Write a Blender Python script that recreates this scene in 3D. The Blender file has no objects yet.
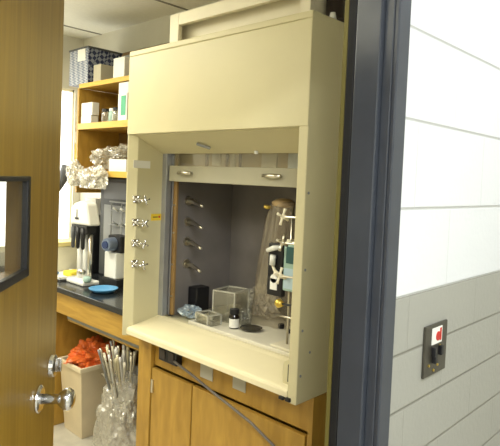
import bpy, bmesh, math, random
from mathutils import Vector, Matrix, noise
random.seed(7)
SC = bpy.context.scene
COL = SC.collection
PI = math.pi

# ------------------------------------------------------------------ materials
def nodes(name):
    m = bpy.data.materials.new(name); m.use_nodes = True
    nt = m.node_tree
    return m, nt, nt.nodes['Principled BSDF']

def mat(name, col, rough=0.5, metal=0.0, var=0.06, scale=8.0, bump=0.0, coords='Object', stretch=(1, 1, 1), spec=0.4):
    m, nt, b = nodes(name)
    b.inputs['Roughness'].default_value = rough
    b.inputs['Metallic'].default_value = metal
    b.inputs['Specular IOR Level'].default_value = spec
    tc = nt.nodes.new('ShaderNodeTexCoord'); mp = nt.nodes.new('ShaderNodeMapping')
    mp.inputs['Scale'].default_value = stretch
    nz = nt.nodes.new('ShaderNodeTexNoise'); nz.inputs['Scale'].default_value = scale; nz.inputs['Detail'].default_value = 4
    rp = nt.nodes.new('ShaderNodeValToRGB')
    rp.color_ramp.elements[0].position = 0.3; rp.color_ramp.elements[1].position = 0.7
    rp.color_ramp.elements[0].color = tuple(c * (1 - var) for c in col) + (1,)
    rp.color_ramp.elements[1].color = tuple(min(1, c * (1 + var)) for c in col) + (1,)
    L = nt.links.new
    L(tc.outputs[coords], mp.inputs['Vector']); L(mp.outputs['Vector'], nz.inputs['Vector'])
    L(nz.outputs['Fac'], rp.inputs['Fac']); L(rp.outputs['Color'], b.inputs['Base Color'])
    if bump:
        bp = nt.nodes.new('ShaderNodeBump'); bp.inputs['Strength'].default_value = bump; bp.inputs['Distance'].default_value = 0.01
        L(nz.outputs['Fac'], bp.inputs['Height']); L(bp.outputs['Normal'], b.inputs['Normal'])
    return m

def wood(name, c1, c2, rough=0.35, grain=(30, 30, 1.6), scale=1.6):
    m, nt, b = nodes(name)
    b.inputs['Roughness'].default_value = rough
    tc = nt.nodes.new('ShaderNodeTexCoord'); mp = nt.nodes.new('ShaderNodeMapping'); mp.inputs['Scale'].default_value = grain
    nz = nt.nodes.new('ShaderNodeTexNoise'); nz.inputs['Scale'].default_value = scale; nz.inputs['Detail'].default_value = 5; nz.inputs['Distortion'].default_value = 0.6
    rp = nt.nodes.new('ShaderNodeValToRGB')
    rp.color_ramp.elements[0].position = 0.3; rp.color_ramp.elements[1].position = 0.72
    rp.color_ramp.elements[0].color = c1 + (1,); rp.color_ramp.elements[1].color = c2 + (1,)
    L = nt.links.new
    L(tc.outputs['Object'], mp.inputs['Vector']); L(mp.outputs['Vector'], nz.inputs['Vector'])
    L(nz.outputs['Fac'], rp.inputs['Fac']); L(rp.outputs['Color'], b.inputs['Base Color'])
    return m

def clear(name, tint=(1, 1, 1), haze=0.2, hcol=(.8, .8, .76), gloss=0.15, rough=0.08):
    """clear plastic or glass sheet: mostly see-through, a little milky, with a sheen"""
    m, nt, b = nodes(name); nt.nodes.remove(b)
    out = nt.nodes['Material Output']
    tr = nt.nodes.new('ShaderNodeBsdfTransparent'); tr.inputs['Color'].default_value = tint + (1,)
    df = nt.nodes.new('ShaderNodeBsdfDiffuse'); df.inputs['Color'].default_value = hcol + (1,)
    gl = nt.nodes.new('ShaderNodeBsdfGlossy'); gl.inputs['Roughness'].default_value = rough
    lw = nt.nodes.new('ShaderNodeLayerWeight'); lw.inputs['Blend'].default_value = 0.35
    nz = nt.nodes.new('ShaderNodeTexNoise'); nz.inputs['Scale'].default_value = 25
    tc = nt.nodes.new('ShaderNodeTexCoord')
    ml = nt.nodes.new('ShaderNodeMath'); ml.operation = 'MULTIPLY_ADD'; ml.inputs[1].default_value = haze * 1.2; ml.inputs[2].default_value = haze * 0.4
    a = nt.nodes.new('ShaderNodeMixShader'); c = nt.nodes.new('ShaderNodeMixShader')
    g = nt.nodes.new('ShaderNodeMath'); g.operation = 'MULTIPLY_ADD'; g.inputs[1].default_value = 0.5; g.inputs[2].default_value = gloss * 0.4
    L = nt.links.new
    L(tc.outputs['Object'], nz.inputs['Vector']); L(nz.outputs['Fac'], ml.inputs[0]); L(ml.outputs[0], a.inputs[0])
    L(tr.outputs[0], a.inputs[1]); L(df.outputs[0], a.inputs[2])
    L(lw.outputs['Facing'], g.inputs[0]); L(g.outputs[0], c.inputs[0])
    L(a.outputs[0], c.inputs[1]); L(gl.outputs[0], c.inputs[2]); L(c.outputs[0], out.inputs['Surface'])
    return m

def emit(name, col, s):
    m, nt, b = nodes(name)
    b.inputs['Base Color'].default_value = (0.8, 0.8, 0.8, 1)
    b.inputs['Emission Color'].default_value = col + (1,); b.inputs['Emission Strength'].default_value = s
    return m

def block_wall(name):
    """painted concrete block: white above, warm grey below the paint line; joints follow the courses"""
    m, nt, b = nodes(name)
    b.inputs['Roughness'].default_value = 0.45
    L = nt.links.new
    N = nt.nodes.new
    tc = N('ShaderNodeTexCoord'); sx = N('ShaderNodeSeparateXYZ'); L(tc.outputs['Object'], sx.inputs[0])
    def math_(op, a, bb=None, c=None):
        n = N('ShaderNodeMath'); n.operation = op
        for i, v in enumerate((a, bb, c)):
            if v is None: continue
            if isinstance(v, (int, float)): n.inputs[i].default_value = v
            else: L(v, n.inputs[i])
        return n.outputs[0]
    z = sx.outputs['Z']; x = sx.outputs['X']
    # joint heights: courses of .206 above 1.325, of .134 below
    up = math_('ADD', math_('DIVIDE', math_('SUBTRACT', z, 1.328), 0.2055), 20.0)
    lo = math_('ADD', math_('DIVIDE', math_('SUBTRACT', z, 1.328), 0.137), 20.0)
    isup = math_('GREATER_THAN', z, 1.328)
    def sel(a, bb): return math_('ADD', math_('MULTIPLY', a, isup), math_('MULTIPLY', bb, math_('SUBTRACT', 1.0, isup)))
    c = sel(up, lo)
    row = math_('FLOOR', c)
    fr = math_('FRACT', c)
    hgt = sel(0.2055, 0.137)
    d = math_('MULTIPLY', math_('MINIMUM', fr, math_('SUBTRACT', 1.0, fr)), hgt)       # metres to the bed joint
    off = math_('MULTIPLY', math_('MODULO', row, 2.0), 0.2)
    xf = math_('FRACT', math_('ADD', math_('DIVIDE', math_('ADD', x, off), 0.406), 19.57))
    dx = math_('MULTIPLY', math_('MINIMUM', xf, math_('SUBTRACT', 1.0, xf)), 0.406)
    dj = math_('MINIMUM', d, math_('ADD', dx, 0.0030))
    prof = N('ShaderNodeMapRange'); prof.inputs['From Min'].default_value = 0.0012; prof.inputs['From Max'].default_value = 0.005
    L(dj, prof.inputs['Value'])
    nz = N('ShaderNodeTexNoise'); nz.inputs['Scale'].default_value = 60; nz.inputs['Detail'].default_value = 6
    L(tc.outputs['Object'], nz.inputs['Vector'])
    mix = N('ShaderNodeMix'); mix.data_type = 'RGBA'
    mix.inputs['A'].default_value = (0.36, 0.357, 0.32, 1); mix.inputs['B'].default_value = (0.77, 0.79, 0.815, 1)
    L(isup, mix.inputs['Factor'])
    mj = N('ShaderNodeMix'); mj.data_type = 'RGBA'; mj.blend_type = 'MULTIPLY'; mj.inputs['Factor'].default_value = 1
    jr = N('ShaderNodeValToRGB'); jr.color_ramp.elements[0].color = (0.66, 0.65, 0.62, 1); jr.color_ramp.elements[1].color = (1, 1, 1, 1)
    L(prof.outputs[0], jr.inputs['Fac']); L(mix.outputs['Result'], mj.inputs['A']); L(jr.outputs['Color'], mj.inputs['B'])
    L(mj.outputs['Result'], b.inputs['Base Color'])
    hs = math_('ADD', prof.outputs[0], math_('MULTIPLY', nz.outputs['Fac'], 0.5))
    bp = N('ShaderNodeBump'); bp.inputs['Strength'].default_value = 0.5; bp.inputs['Distance'].default_value = 0.004
    L(hs, bp.inputs['Height']); L(bp.outputs['Normal'], b.inputs['Normal'])
    return m

def diamonds(name, dark, light, s=70):
    m, nt, b = nodes(name); b.inputs['Roughness'].default_value = 0.5
    L = nt.links.new
    tc = nt.nodes.new('ShaderNodeTexCoord'); mp = nt.nodes.new('ShaderNodeMapping')
    mp.inputs['Rotation'].default_value = (0.6, 0.75, 0.5)
    ck = nt.nodes.new('ShaderNodeTexChecker'); ck.inputs['Scale'].default_value = s
    ck.inputs['Color1'].default_value = dark + (1,); ck.inputs['Color2'].default_value = light + (1,)
    L(tc.outputs['Object'], mp.inputs[0]); L(mp.outputs[0], ck.inputs['Vector']); L(ck.outputs['Color'], b.inputs['Base Color'])
    return m

M = {}
M['hood'] = mat('hood_paint', (0.66, 0.60, 0.37), 0.42, var=0.035, scale=3)
M['hood_side'] = M['hood']
M['sill'] = mat('sill_resin', (0.82, 0.74, 0.49), 0.4, var=0.04, scale=6)
M['liner'] = mat('liner_board', (0.21, 0.19, 0.178), 0.55, var=0.22, scale=3.5)
M['liner_tan'] = mat('liner_tan', (0.56, 0.40, 0.20), 0.5, var=0.1)
M['liner_brown'] = mat('liner_brown', (0.22, 0.12, 0.045), 0.5)
M['slat_pale'] = mat('slat_pale', (0.72, 0.62, 0.42), .5)
M['baseboard_white'] = mat('worktop_white', (0.80, 0.76, 0.62), 0.4, var=0.05, scale=10)
M['track'] = mat('track_metal', (0.42, 0.43, 0.46), 0.35, 0.6)
M['track_brown'] = mat('track_brown', (0.33, 0.20, 0.07), 0.5)
M['chrome'] = mat('chrome', (0.82, 0.82, 0.84), 0.16, 1.0, var=0.02)
M['nickel'] = mat('nickel', (0.72, 0.68, 0.58), 0.28, 1.0, var=0.05)
M['brass'] = mat('brass', (0.75, 0.55, 0.12), 0.3, 0.9)
M['cream'] = mat('cream_paint', (0.86, 0.80, 0.62), 0.45, var=0.03)
M['white'] = mat('white_plastic', (0.82, 0.82, 0.78), 0.4, var=0.03)
M['paper'] = mat('paper', (0.85, 0.84, 0.78), 0.8, var=0.04)
M['yellow'] = mat('yellow_label', (0.85, 0.60, 0.04), 0.6)
M['black'] = mat('black_plastic', (0.015, 0.015, 0.017), 0.4)
M['ink'] = mat('ink', (0.03, 0.03, 0.03), 0.8)
M['red'] = mat('red', (0.55, 0.03, 0.02), 0.5)
M['dgrey'] = mat('dark_grey', (0.085, 0.09, 0.095), 0.55)
M['mgrey'] = mat('mid_grey', (0.30, 0.31, 0.31), 0.5)
M['frame'] = mat('frame_paint', (0.05, 0.057, 0.073), 0.34, var=0.08, scale=14, spec=0.5)
M['rubber'] = mat('rubber', (0.008, 0.008, 0.009), 0.7)
M['olive'] = mat('olive_strip', (0.15, 0.125, 0.03), 0.6)
M['door'] = wood('door_veneer', (0.21, 0.12, 0.014), (0.33, 0.20, 0.026), 0.38)
M['oak'] = wood('oak', (0.36, 0.20, 0.03), (0.50, 0.295, 0.05), 0.42, grain=(6, 6, 1.5), scale=4)
M['oakh'] = wood('oak_horizontal', (0.40, 0.225, 0.034), (0.54, 0.325, 0.058), 0.42, grain=(6, 1.5, 14), scale=4)
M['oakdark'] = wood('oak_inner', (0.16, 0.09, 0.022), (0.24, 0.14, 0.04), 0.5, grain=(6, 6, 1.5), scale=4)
M['lit_edge_oak'] = wood('lit_edge_oak', (0.62, 0.38, 0.06), (0.74, 0.48, 0.09), 0.4, grain=(6, 1.5, 14), scale=4)  # brighter than the oak: light on the shelf fronts put into the colour
M['slab'] = mat('black_slate', (0.018, 0.02, 0.022), 0.18, var=0.2, scale=20)
M['ceil'] = mat('ceiling_tile', (0.80, 0.79, 0.68), 0.8, var=0.03, scale=40)
M['grid'] = mat('ceiling_grid', (0.26, 0.25, 0.2), 0.6)
M['plaster'] = mat('plaster', (0.66, 0.64, 0.54), 0.7, var=0.03)
M['floor'] = mat('vinyl', (0.50, 0.47, 0.39), 0.35, var=0.12, scale=12)
M['block'] = block_wall('painted_block')
M['plate'] = mat('plate_bronze', (0.085, 0.078, 0.062), 0.35, 0.5)
M['bluebox'] = diamonds('blue_pattern', (0.02, 0.03, 0.10), (0.32, 0.35, 0.42), 42)
M['bluebox_end'] = diamonds('blue_pattern_fine', (0.13, 0.16, 0.24), (0.5, 0.52, 0.55), 75)
M['orange'] = mat('orange_film', (0.80, 0.17, 0.035), 0.3, var=0.2, scale=20)
M['bin'] = mat('bin_plastic', (0.66, 0.55, 0.36), 0.4)
M['blue'] = mat('blue_plastic', (0.05, 0.22, 0.55), 0.4)
M['green'] = mat('green_card', (0.10, 0.42, 0.25), 0.5)
M['mint'] = mat('mint_plastic', (0.36, 0.52, 0.46), 0.35)
M['paleblue'] = mat('pale_blue', (0.45, 0.60, 0.70), 0.35)
M['teal'] = mat('teal_dark', (0.04, 0.11, 0.11), 0.3)
M['darkglass'] = mat('amber_bottle', (0.012, 0.008, 0.006), 0.1, spec=0.6)
M['glass'] = clear('clear_glass', (0.97, 0.98, 0.97), 0.03, gloss=0.1, rough=0.03)
M['sashglass'] = clear('sash_glass', (0.95, 0.96, 0.94), 0.02, gloss=0.06, rough=0.02)
M['edge'] = clear('acrylic_edge', (.95, .95, .9), .5, (.85, .83, .72), gloss=.2, rough=.15)
M['rail'] = mat('shaded_rail_paint', (0.40, 0.375, 0.27), 0.42, var=0.04)  # greyer than the hood: shade under the front panel put into the colour
M['film'] = clear('clear_film', (0.96, 0.95, 0.90), 0.24, (0.72, 0.66, 0.52), gloss=0.12, rough=0.15)
M['drape'] = clear('hazy_film', (0.96, 0.93, 0.87), 0.22, (0.58, 0.50, 0.38), gloss=0.05, rough=0.2)
M['acryl'] = clear('acrylic', (0.97, 0.97, 0.94), 0.08, (0.75, 0.70, 0.55), gloss=0.15, rough=0.1)
M['bagfilm'] = clear('bag_film', (0.95, 0.95, 0.92), 0.42, (0.62, 0.58, 0.48), gloss=0.2, rough=0.2)
M['daylight'] = emit('window_daylight', (1.0, 0.99, 0.94), 2.2)

# ------------------------------------------------------------------ helpers
def link(name, bm, m, parent=None, smooth=False, bevel=0.0, seg=2):
    bmesh.ops.recalc_face_normals(bm, faces=bm.faces)
    me = bpy.data.meshes.new(name); bm.to_mesh(me); bm.free()
    o = bpy.data.objects.new(name, me); COL.objects.link(o)
    me.materials.append(M[m] if isinstance(m, str) else m)
    if smooth:
        for p in me.polygons: p.use_smooth = True
    if bevel:
        md = o.modifiers.new('bevel', 'BEVEL'); md.width = bevel; md.segments = seg; md.limit_method = 'ANGLE'; md.angle_limit = 0.6
    if parent is not None:
        o.parent = parent
    return o

def nb(): return bmesh.new()

def box(bm, x0, x1, y0, y1, z0, z1):
    vs = [bm.verts.new((x, y, z)) for x in (x0, x1) for y in (y0, y1) for z in (z0, z1)]
    for f in ((0, 1, 3, 2), (4, 6, 7, 5), (0, 4, 5, 1), (2, 3, 7, 6), (0, 2, 6, 4), (1, 5, 7, 3)):
        bm.faces.new([vs[i] for i in f])
    return vs

def prism(bm, pts, a0, a1, axis='y'):
    """extrude an outline. axis y: pts are (x,z); axis x: (y,z); axis z: (x,y)"""
    def P(p, a):
        return {'y': (p[0], a, p[1]), 'x': (a, p[0], p[1]), 'z': (p[0], p[1], a)}[axis]
    A = [bm.verts.new(P(p, a0)) for p in pts]; B = [bm.verts.new(P(p, a1)) for p in pts]
    n = len(pts)
    bm.faces.new(A); bm.faces.new(B[::-1])
    for i in range(n):
        bm.faces.new((A[i], A[(i + 1) % n], B[(i + 1) % n], B[i]))

def tube(bm, pts, r, n=10, caps=True):
    pts = [Vector(p) for p in pts]
    rs = r if isinstance(r, (list, tuple)) else [r] * len(pts)
    rings = []
    prev = None
    for i, p in enumerate(pts):
        t = (pts[min(i + 1, len(pts) - 1)] - pts[max(i - 1, 0)])
        t.normalize()
        if prev is None:
            a = t.orthogonal().normalized()
        else:
            a = (prev - t * prev.dot(t)).normalized()
        prev = a
        b = t.cross(a)
        rings.append([bm.verts.new(p + (a * math.cos(2 * PI * k / n) + b * math.sin(2 * PI * k / n)) * rs[i]) for k in range(n)])
    for i in range(len(rings) - 1):
        for k in range(n):
            bm.faces.new((rings[i][k], rings[i][(k + 1) % n], rings[i + 1][(k + 1) % n], rings[i + 1][k]))
    if caps:
        bm.faces.new(rings[0][::-1]); bm.faces.new(rings[-1])

def lathe(bm, prof, c=(0, 0, 0), n=24, close=True):
    """profile (r,z) turned about a vertical axis at c"""
    rings = []
    for r, z in prof:
        rings.append([bm.verts.new((c[0] + r * math.cos(2 * PI * k / n), c[1] + r * math.sin(2 * PI * k / n), c[2] + z)) for k in range(n)])
    for i in range(len(rings) - 1):
        for k in range(n):
            bm.faces.new((rings[i][k], rings[i][(k + 1) % n], rings[i + 1][(k + 1) % n], rings[i + 1][k]))
    if close:
        bm.faces.new(rings[0][::-1]); bm.faces.new(rings[-1])

def crumple(bm, c, s, amp=0.3, freq=3.0, sub=4, seed=0.0, flat=True):
    g = bmesh.ops.create_icosphere(bm, subdivisions=sub, radius=1.0)
    for v in g['verts']:
        p = v.co.copy()
        k = 1 + amp * noise.noise(p * freq + Vector((seed, seed * 2, 0))) + amp * 0.6 * abs(noise.noise(p * freq * 2.3 + Vector((0, seed, seed))))
        q = Vector((p.x * s[0], p.y * s[1], p.z * s[2])) * k
        if flat: q.z = max(q.z, -s[2] * 0.8)
        v.co = q + Vector(c)

def tag(o, label, cat, group=None, kind=None):
    o['label'] = label; o['category'] = cat
    if group: o['group'] = group
    if kind: o['kind'] = kind
    return o

def empty(name, loc, label, cat, group=None, rz=0.0):
    o = bpy.data.objects.new(name, None); COL.objects.link(o)
    o.location = loc; o.rotation_euler = (0, 0, rz); o.empty_display_size = 0.05
    return tag(o, label, cat, group)

def part(name, bm, m, root, **k):
    """a part given in world coordinates, under an unrotated root (or under a part of one)"""
    o = link(name, bm, m, None, **k)
    o.parent = root
    off = Vector((0, 0, 0)); p = root
    while p is not None:
        off += p.location; p = p.parent
    o.data.transform(Matrix.Translation(-off))
    return o

def struct(name, bm, m, parent=None, **k):
    o = link(name, bm, m, parent, **k)
    o['kind'] = 'structure'
    return o

# ------------------------------------------------------------------ room shell
WX = 2.13        # wall behind hood and bench
HY0, HY1 = 0.60, 0.712     # hall wall
CZ = 2.60
b = nb(); box(b, -1.7, 2.25, -1.5, 4.0, -0.1, 0); struct('floor', b, 'floor')
b = nb(); box(b, -1.7, 2.25, HY1, 4.0, CZ, CZ + 0.1); struct('ceiling', b, 'ceil')
b = nb(); box(b, -1.7, 2.9, -1.5, HY1, CZ + 0.12, CZ + 0.22); struct('ceiling', b, 'plaster')
b = nb()
for y in (1.4, 2.62, 3.6): box(b, -1.55, WX, y - 0.008, y + 0.008, CZ - 0.004, CZ)
for x in (-1.2, -0.1, 1.0): box(b, x - 0.008, x + 0.008, HY1, 3.85, CZ - 0.0045, CZ)
struct('trim_1', b, 'grid')
b = nb(); box(b, WX, WX + 0.12, HY1, 4.0, 0, CZ); struct('wall_back', b, 'plaster')
# far wall with a window opening
WX0, WX1, WZ0, WZ1 = 1.30, 2.07, 1.0, 2.21
b = nb()
box(b, -1.7, WX0, 3.85, 3.97, 0, CZ); box(b, WX1, WX, 3.85, 3.97, 0, CZ)
box(b, WX0, WX1, 3.85, 3.97, 0, WZ0); box(b, WX0, WX1, 3.85, 3.97, WZ1, CZ)
struct('wall_far', b, 'plaster')
b = nb(); box(b, -1.7, -1.58, HY1, 3.85, 0, CZ); struct('wall_left', b, 'plaster')
# hall wall: right of the doorway, left of it, and over it
DX0, DX1, DZ = 0.12, 1.057, 2.12
b = nb()
box(b, DX1 + 0.02, 2.9, HY0, HY1, 0, CZ + 0.12)
box(b, -1.7, DX0 - 0.02, HY0, HY1, 0, CZ + 0.12)
box(b, DX0 - 0.02, DX1 + 0.02, HY0, HY1, DZ + 0.03, CZ + 0.12)
struct('wall_front', b, 'block')
b = nb(); box(b, -1.7, 2.9, -1.62, -1.5, 0, CZ + 0.12); struct('wall_hall', b, 'plaster')
b = nb(); box(b, 2.9, 3.0, -1.6, HY1, 0, CZ + 0.12); struct('wall_hall_end', b, 'plaster')
b = nb(); box(b, -1.82, -1.7, -1.6, HY0, 0, CZ + 0.12); struct('wall_hall_left', b, 'plaster')
b = nb(); box(b, 2.25, 2.9, -1.5, HY0, -0.1, 0); struct('floor', b, 'floor')
# window
w = nb()
for (x0, x1, z0, z1) in ((WX0, WX0 + .04, WZ0, WZ1), (WX1 - .012, WX1, WZ0, WZ1), (WX0, WX1, WZ0, WZ0 + .04), (WX0, WX1, WZ1 - .02, WZ1)):
    box(w, x0, x1, 3.87, 3.93, z0, z1)
win = struct('window_1', w, 'cream')
b = nb(); box(b, WX0 + .02, WX1 - .006, 3.90, 3.906, WZ0 + .02, WZ1 - .01); link('pane', b, 'daylight', win)

# door frame: hall face, rabbet, stop, seal; jambs both sides and a head
fr = bpy.data.objects.new('trim_2', None); COL.objects.link(fr); fr['kind'] = 'structure'
def jamb_profile(bm, s, X):
    # X is the reveal face; s=+1 the wall lies at +X
    def bx(a0, a1, y0, y1, z1=DZ): box(bm, min(X + s * a0, X + s * a1), max(X + s * a0, X + s * a1), y0, y1, 0, z1)
    bx(0.0, 0.050, HY0 - 0.012, HY0)              # hall face
    bx(0.0, 0.02, HY0, HY0 + 0.024)               # outer rabbet
    bx(-0.014, 0.02, HY0 + 0.024, HY0 + 0.087)    # stop
    bx(0.0, 0.02, HY0 + 0.087, HY1)               # inner rabbet
b = nb(); jamb_profile(b, 1, DX1); struct('door_jamb', b, 'frame', fr, bevel=0.003)
b = nb(); jamb_profile(b, -1, DX0); struct('door_jamb', b, 'frame', fr, bevel=0.003)
b = nb(); box(b, DX0 - .050, DX1 + .050, HY0 - .012, HY0, DZ, DZ + .06); box(b, DX0 - .015, DX1 + .015, HY0, HY1, DZ, DZ + .03)
struct('door_head', b, 'frame', fr)
b = nb(); box(b, DX1 - 0.014, DX1 - 0.0005, HY0 + 0.088, HY1 - 0.003, 0.01, DZ); struct('door_seal', b, 'rubber', fr, bevel=0.003)
b = nb(); box(b, DX1 - 0.012, DX1 + 0.018, HY1 - 0.002, HY1 + 0.009, 0.01, DZ); struct('edge_strip', b, 'olive', fr)

# the open door, hinged on the left jamb, swung into the room
TH = math.atan2(.758, .652); HINGE = (.1354, .6934)
DW = 0.82
d = bpy.data.objects.new('door_1', None); COL.objects.link(d); d['kind'] = 'structure'
d.location = (HINGE[0], HINGE[1], 0); d.rotation_euler = (0, 0, TH)
LX1 = DW - 0.262; LX0 = LX1 - 0.24; LZ0, LZ1 = 1.375, 1.572
b = nb()
box(b, 0, LX0, 0, .044, .012, 2.09); box(b, LX1, DW, 0, .044, .012, 2.09)
box(b, LX0, LX1, 0, .044, .012, LZ0); box(b, LX0, LX1, 0, .044, LZ1, 2.09)
bmesh.ops.remove_doubles(b, verts=b.verts, dist=1e-5)
lf = struct('door_leaf', b, 'door', d)
b = nb()
for (x0, x1, z0, z1) in ((LX0 - .01, LX0 + .01, LZ0 - .01, LZ1 + .004), (LX1 - .012, LX1 + .008, LZ0 - .01, LZ1 + .004), (LX0, LX1, LZ0 - .01, LZ0 + .008), (LX0, LX1, LZ1 - .006, LZ1 + .004)):
    box(b, x0, x1, -.004, .009, z0, z1)
vl = struct('vision_frame', b, 'black', d, bevel=.002)
b = nb(); box(b, LX0, LX1, .002, .007, LZ0, LZ1); struct('vision_pane', b, 'sashglass', d)
# knob set on the hall side
HX = DW - 0.155; HZ = 1.058
hb = nb(); tube(hb, [(HX, 0, HZ), (HX, -.006, HZ), (HX, -.010, HZ)], [.032, .032, .026], 22); struct('rose', hb, 'chrome', d, bevel=.002)
hb = nb()
tube(hb, [(HX, -.008, HZ), (HX, -.045, HZ), (HX, -.052, HZ), (HX, -.060, HZ), (HX, -.070, HZ), (HX, -.079, HZ), (HX, -.084, HZ)], [.012, .011, .017, .024, .026, .021, .010], 20)
struct('door_knob', hb, 'chrome', d, smooth=True)
KX = DW - .050; KZ = 1.10
hb = nb(); tube(hb, [(KX, 0, KZ), (KX, -.012, KZ), (KX, -.016, KZ)], [.029, .027, .020], 20); struct('lock_cylinder', hb, 'chrome', d, bevel=.002)
hb = nb(); box(hb, KX - .003, KX + .003, -.028, -.014, KZ - .015, KZ + .018); struct('thumb_turn', hb, 'chrome', d, bevel=.002)
hb = nb(); box(hb, DW - .002, DW + .003, .006, .038, HZ - .09, HZ + .12); struct('latch_plate', hb, 'nickel', d)

# switch plate on the hall wall
sp = empty('switch_plate', (1.338, HY0, 1.105), 'dark bronze switch plate with a small red and white sticker on the block wall', 'switch plate')
b = nb(); box(b, 1.275, 1.402, HY0 - .007, HY0, 1.106, 1.237); part('cover_plate', b, 'plate', sp, bevel=.002)
b = nb(); box(b, 1.310, 1.366, HY0 - .009, HY0 - .007, 1.186, 1.228); st = part('sticker', b, 'paper', sp)
b = nb(); tube(b, [(1.342, HY0 - .009, 1.205), (1.342, HY0 - .0105, 1.205)], .012, 14); box(b, 1.352, 1.360, HY0 - .0105, HY0 - .009, 1.192, 1.224); part('emblem', b, 'red', st)
for zz, xx in ((1.168, 1.318), (1.150, 1.322), (1.166, 1.356)):
    b = nb(); box(b, xx - .006, xx + .006, HY0 - .018, HY0 - .007, zz - .012, zz + .012); part('key_switch', b, 'black', sp, bevel=.002)
for zz, xx in ((1.176, 1.36), (1.135, 1.300), (1.128, 1.35), (1.118, 1.328)):
    b = nb(); tube(b, [(xx, HY0 - .007, zz), (xx, HY0 - .0095, zz)], .0035, 10); part('screw', b, 'brass', sp)

# ------------------------------------------------------------------ fume hood
FX = 1.377; BX = 2.11
YR0, YR1 = 1.07, 1.108      # right wall
YL0, YL1 = 2.047, 2.085     # left wall
TOP = 2.13; LOW = 1.764
SX = 1.56                   # sash plane
fh = empty('fume_hood', (1.75, 1.58, 0.855), 'beige painted fume hood with its sash raised, beside the open doorway', 'fume hood')
b = nb(); box(b, FX + .002, BX, YR0, YR1, .855, TOP); sr = part('side_wall', b, 'hood', fh, bevel=.003)
b = nb(); prism(b, [(BX, YL0), (BX, YL1), (FX + .002, YL1), (FX + .002, YL1 - .006), (FX + .034, YL0)], .855, TOP - .024, 'z'); sl = part('side_wall', b, 'hood', fh, bevel=.003)
# front panel, a shallow box whose underside slopes back to the sash
b = nb(); box(b, FX - .001, FX + .02, YR0 - .0005, YL1 + .0005, LOW, 2.106)
fp = part('front_panel', b, 'hood', fh, bevel=.003)
b = nb(); prism(b, [(FX + .02, LOW), (FX + .02, 2.10), (SX - .012, 2.10), (SX - .012, 1.688), (FX + .021, LOW - .004)], YR1, YL0, 'y')
part('sloped_soffit', b, 'hood', fh)
b = nb(); box(b, FX - .001, BX, YR0 - .0005, YL1 + .0005, 2.1065, TOP); part('top_panel', b, 'hood', fh, bevel=.004)
b = nb(); tube(b, [(1.455, 1.700, 1.722), (1.49, 1.655, 1.706)], .006, 8); part('clip', b, 'mgrey', fh)
b = nb(); tube(b, [(1.53, 1.435, 1.697), (1.53, 1.435, 1.685)], .008, 10); part('button', b, 'white', fh)
b = nb(); box(b, FX - .006, FX - .002, 1.37, 1.375, 1.92, 1.925)
b.free()
# sill and apron
b = nb()
prof = [(FX, .870), (FX, .888), (FX + .003, .896), (FX + .012, .900), (FX + .05, .907), (SX - .03, .924), (SX - .01, .930), (SX + .004, .930), (SX + .01, .924), (SX + .012, .914), (2.07, .914), (2.07, .870)]
prism(b, prof, YR1, YL0, 'y')
sill = part('work_surface', b, 'sill', fh, bevel=.0015)
# upturned end tab of the sill with a dark slot, against the right post
b = nb()
def arch(y0, y1, z0, z1, n=10):
    c = (y0 + y1) / 2; r = (y1 - y0) / 2
    return [(y0, z0)] + [(c - r * math.cos(PI * k / n), z1 - r + r * math.sin(PI * k / n)) for k in range(n + 1)] + [(y1, z0)]
prism(b, arch(YR1 + .0005, YR1 + .042, .899, .984), 1.404, 1.410, 'x'); tb = part('sill_end', b, 'hood', fh)
b = nb(); prism(b, arch(YR1 + .007, YR1 + .022, .912, .974), 1.4035, 1.4042, 'x'); part('slot', b, 'rubber', tb)
b = nb(); box(b, FX - .006, FX + .02, 1.092, 1.112, .86, .873); box(b, FX - .012, FX + .0, 1.115, 1.135, .862, .872); part('catch', b, 'black', fh, bevel=.002)
# liner
b = nb(); box(b, SX + .052, 2.06, YL0 - .012, YL0, .915, 2.08); part('side_liner', b, 'liner', fh)
b = nb(); box(b, SX + .052, 2.06, YR1, YR1 + .012, .915, 2.08); part('side_liner', b, 'liner', fh)
b = nb(); box(b, 2.00, 2.015, YR1 + .013, YL0 - .013, .96, 1.61); box(b, 2.00, 2.015, YR1 + .013, YL0 - .013, 1.64, 1.98); part('baffle', b, 'liner', fh)
b = nb(); box(b, 2.05, 2.06, YR1, YL0, .915, 2.08); part('back_liner', b, 'liner', fh)
# tan upper fittings seen over the sash rail
b = nb(); box(b, 1.64, 1.655, YR1 + .013, YL0 - .013, 1.592, 1.75)
ub = part('upper_baffle', b, 'liner_tan', fh)
for (ya, yb, za, zb, mm) in ((1.83, 1.845, 1.60, 1.74, 'liner_brown'), (1.66, 1.685, 1.60, 1.74, 'slat_pale'), (1.70, 1.712, 1.60, 1.74, 'liner_brown'), (1.62, 1.632, 1.60, 1.74, 'liner_brown'), (1.52, 1.60, 1.60, 1.625, 'liner_brown'), (1.42, 1.50, 1.625, 1.70, 'slat_pale'), (1.75, 1.80, 1.64, 1.70, 'slat_pale')):
    b = nb(); box(b, 1.634, 1.6405, ya, yb, za, zb); part('slat', b, mm, ub)
b = nb(); box(b, 1.634, 1.6405, 1.285, 1.36, 1.605, 1.70); part('painted_reflection', b, 'white', ub)  # white plate imitating a bright window reflection above the rail
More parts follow.
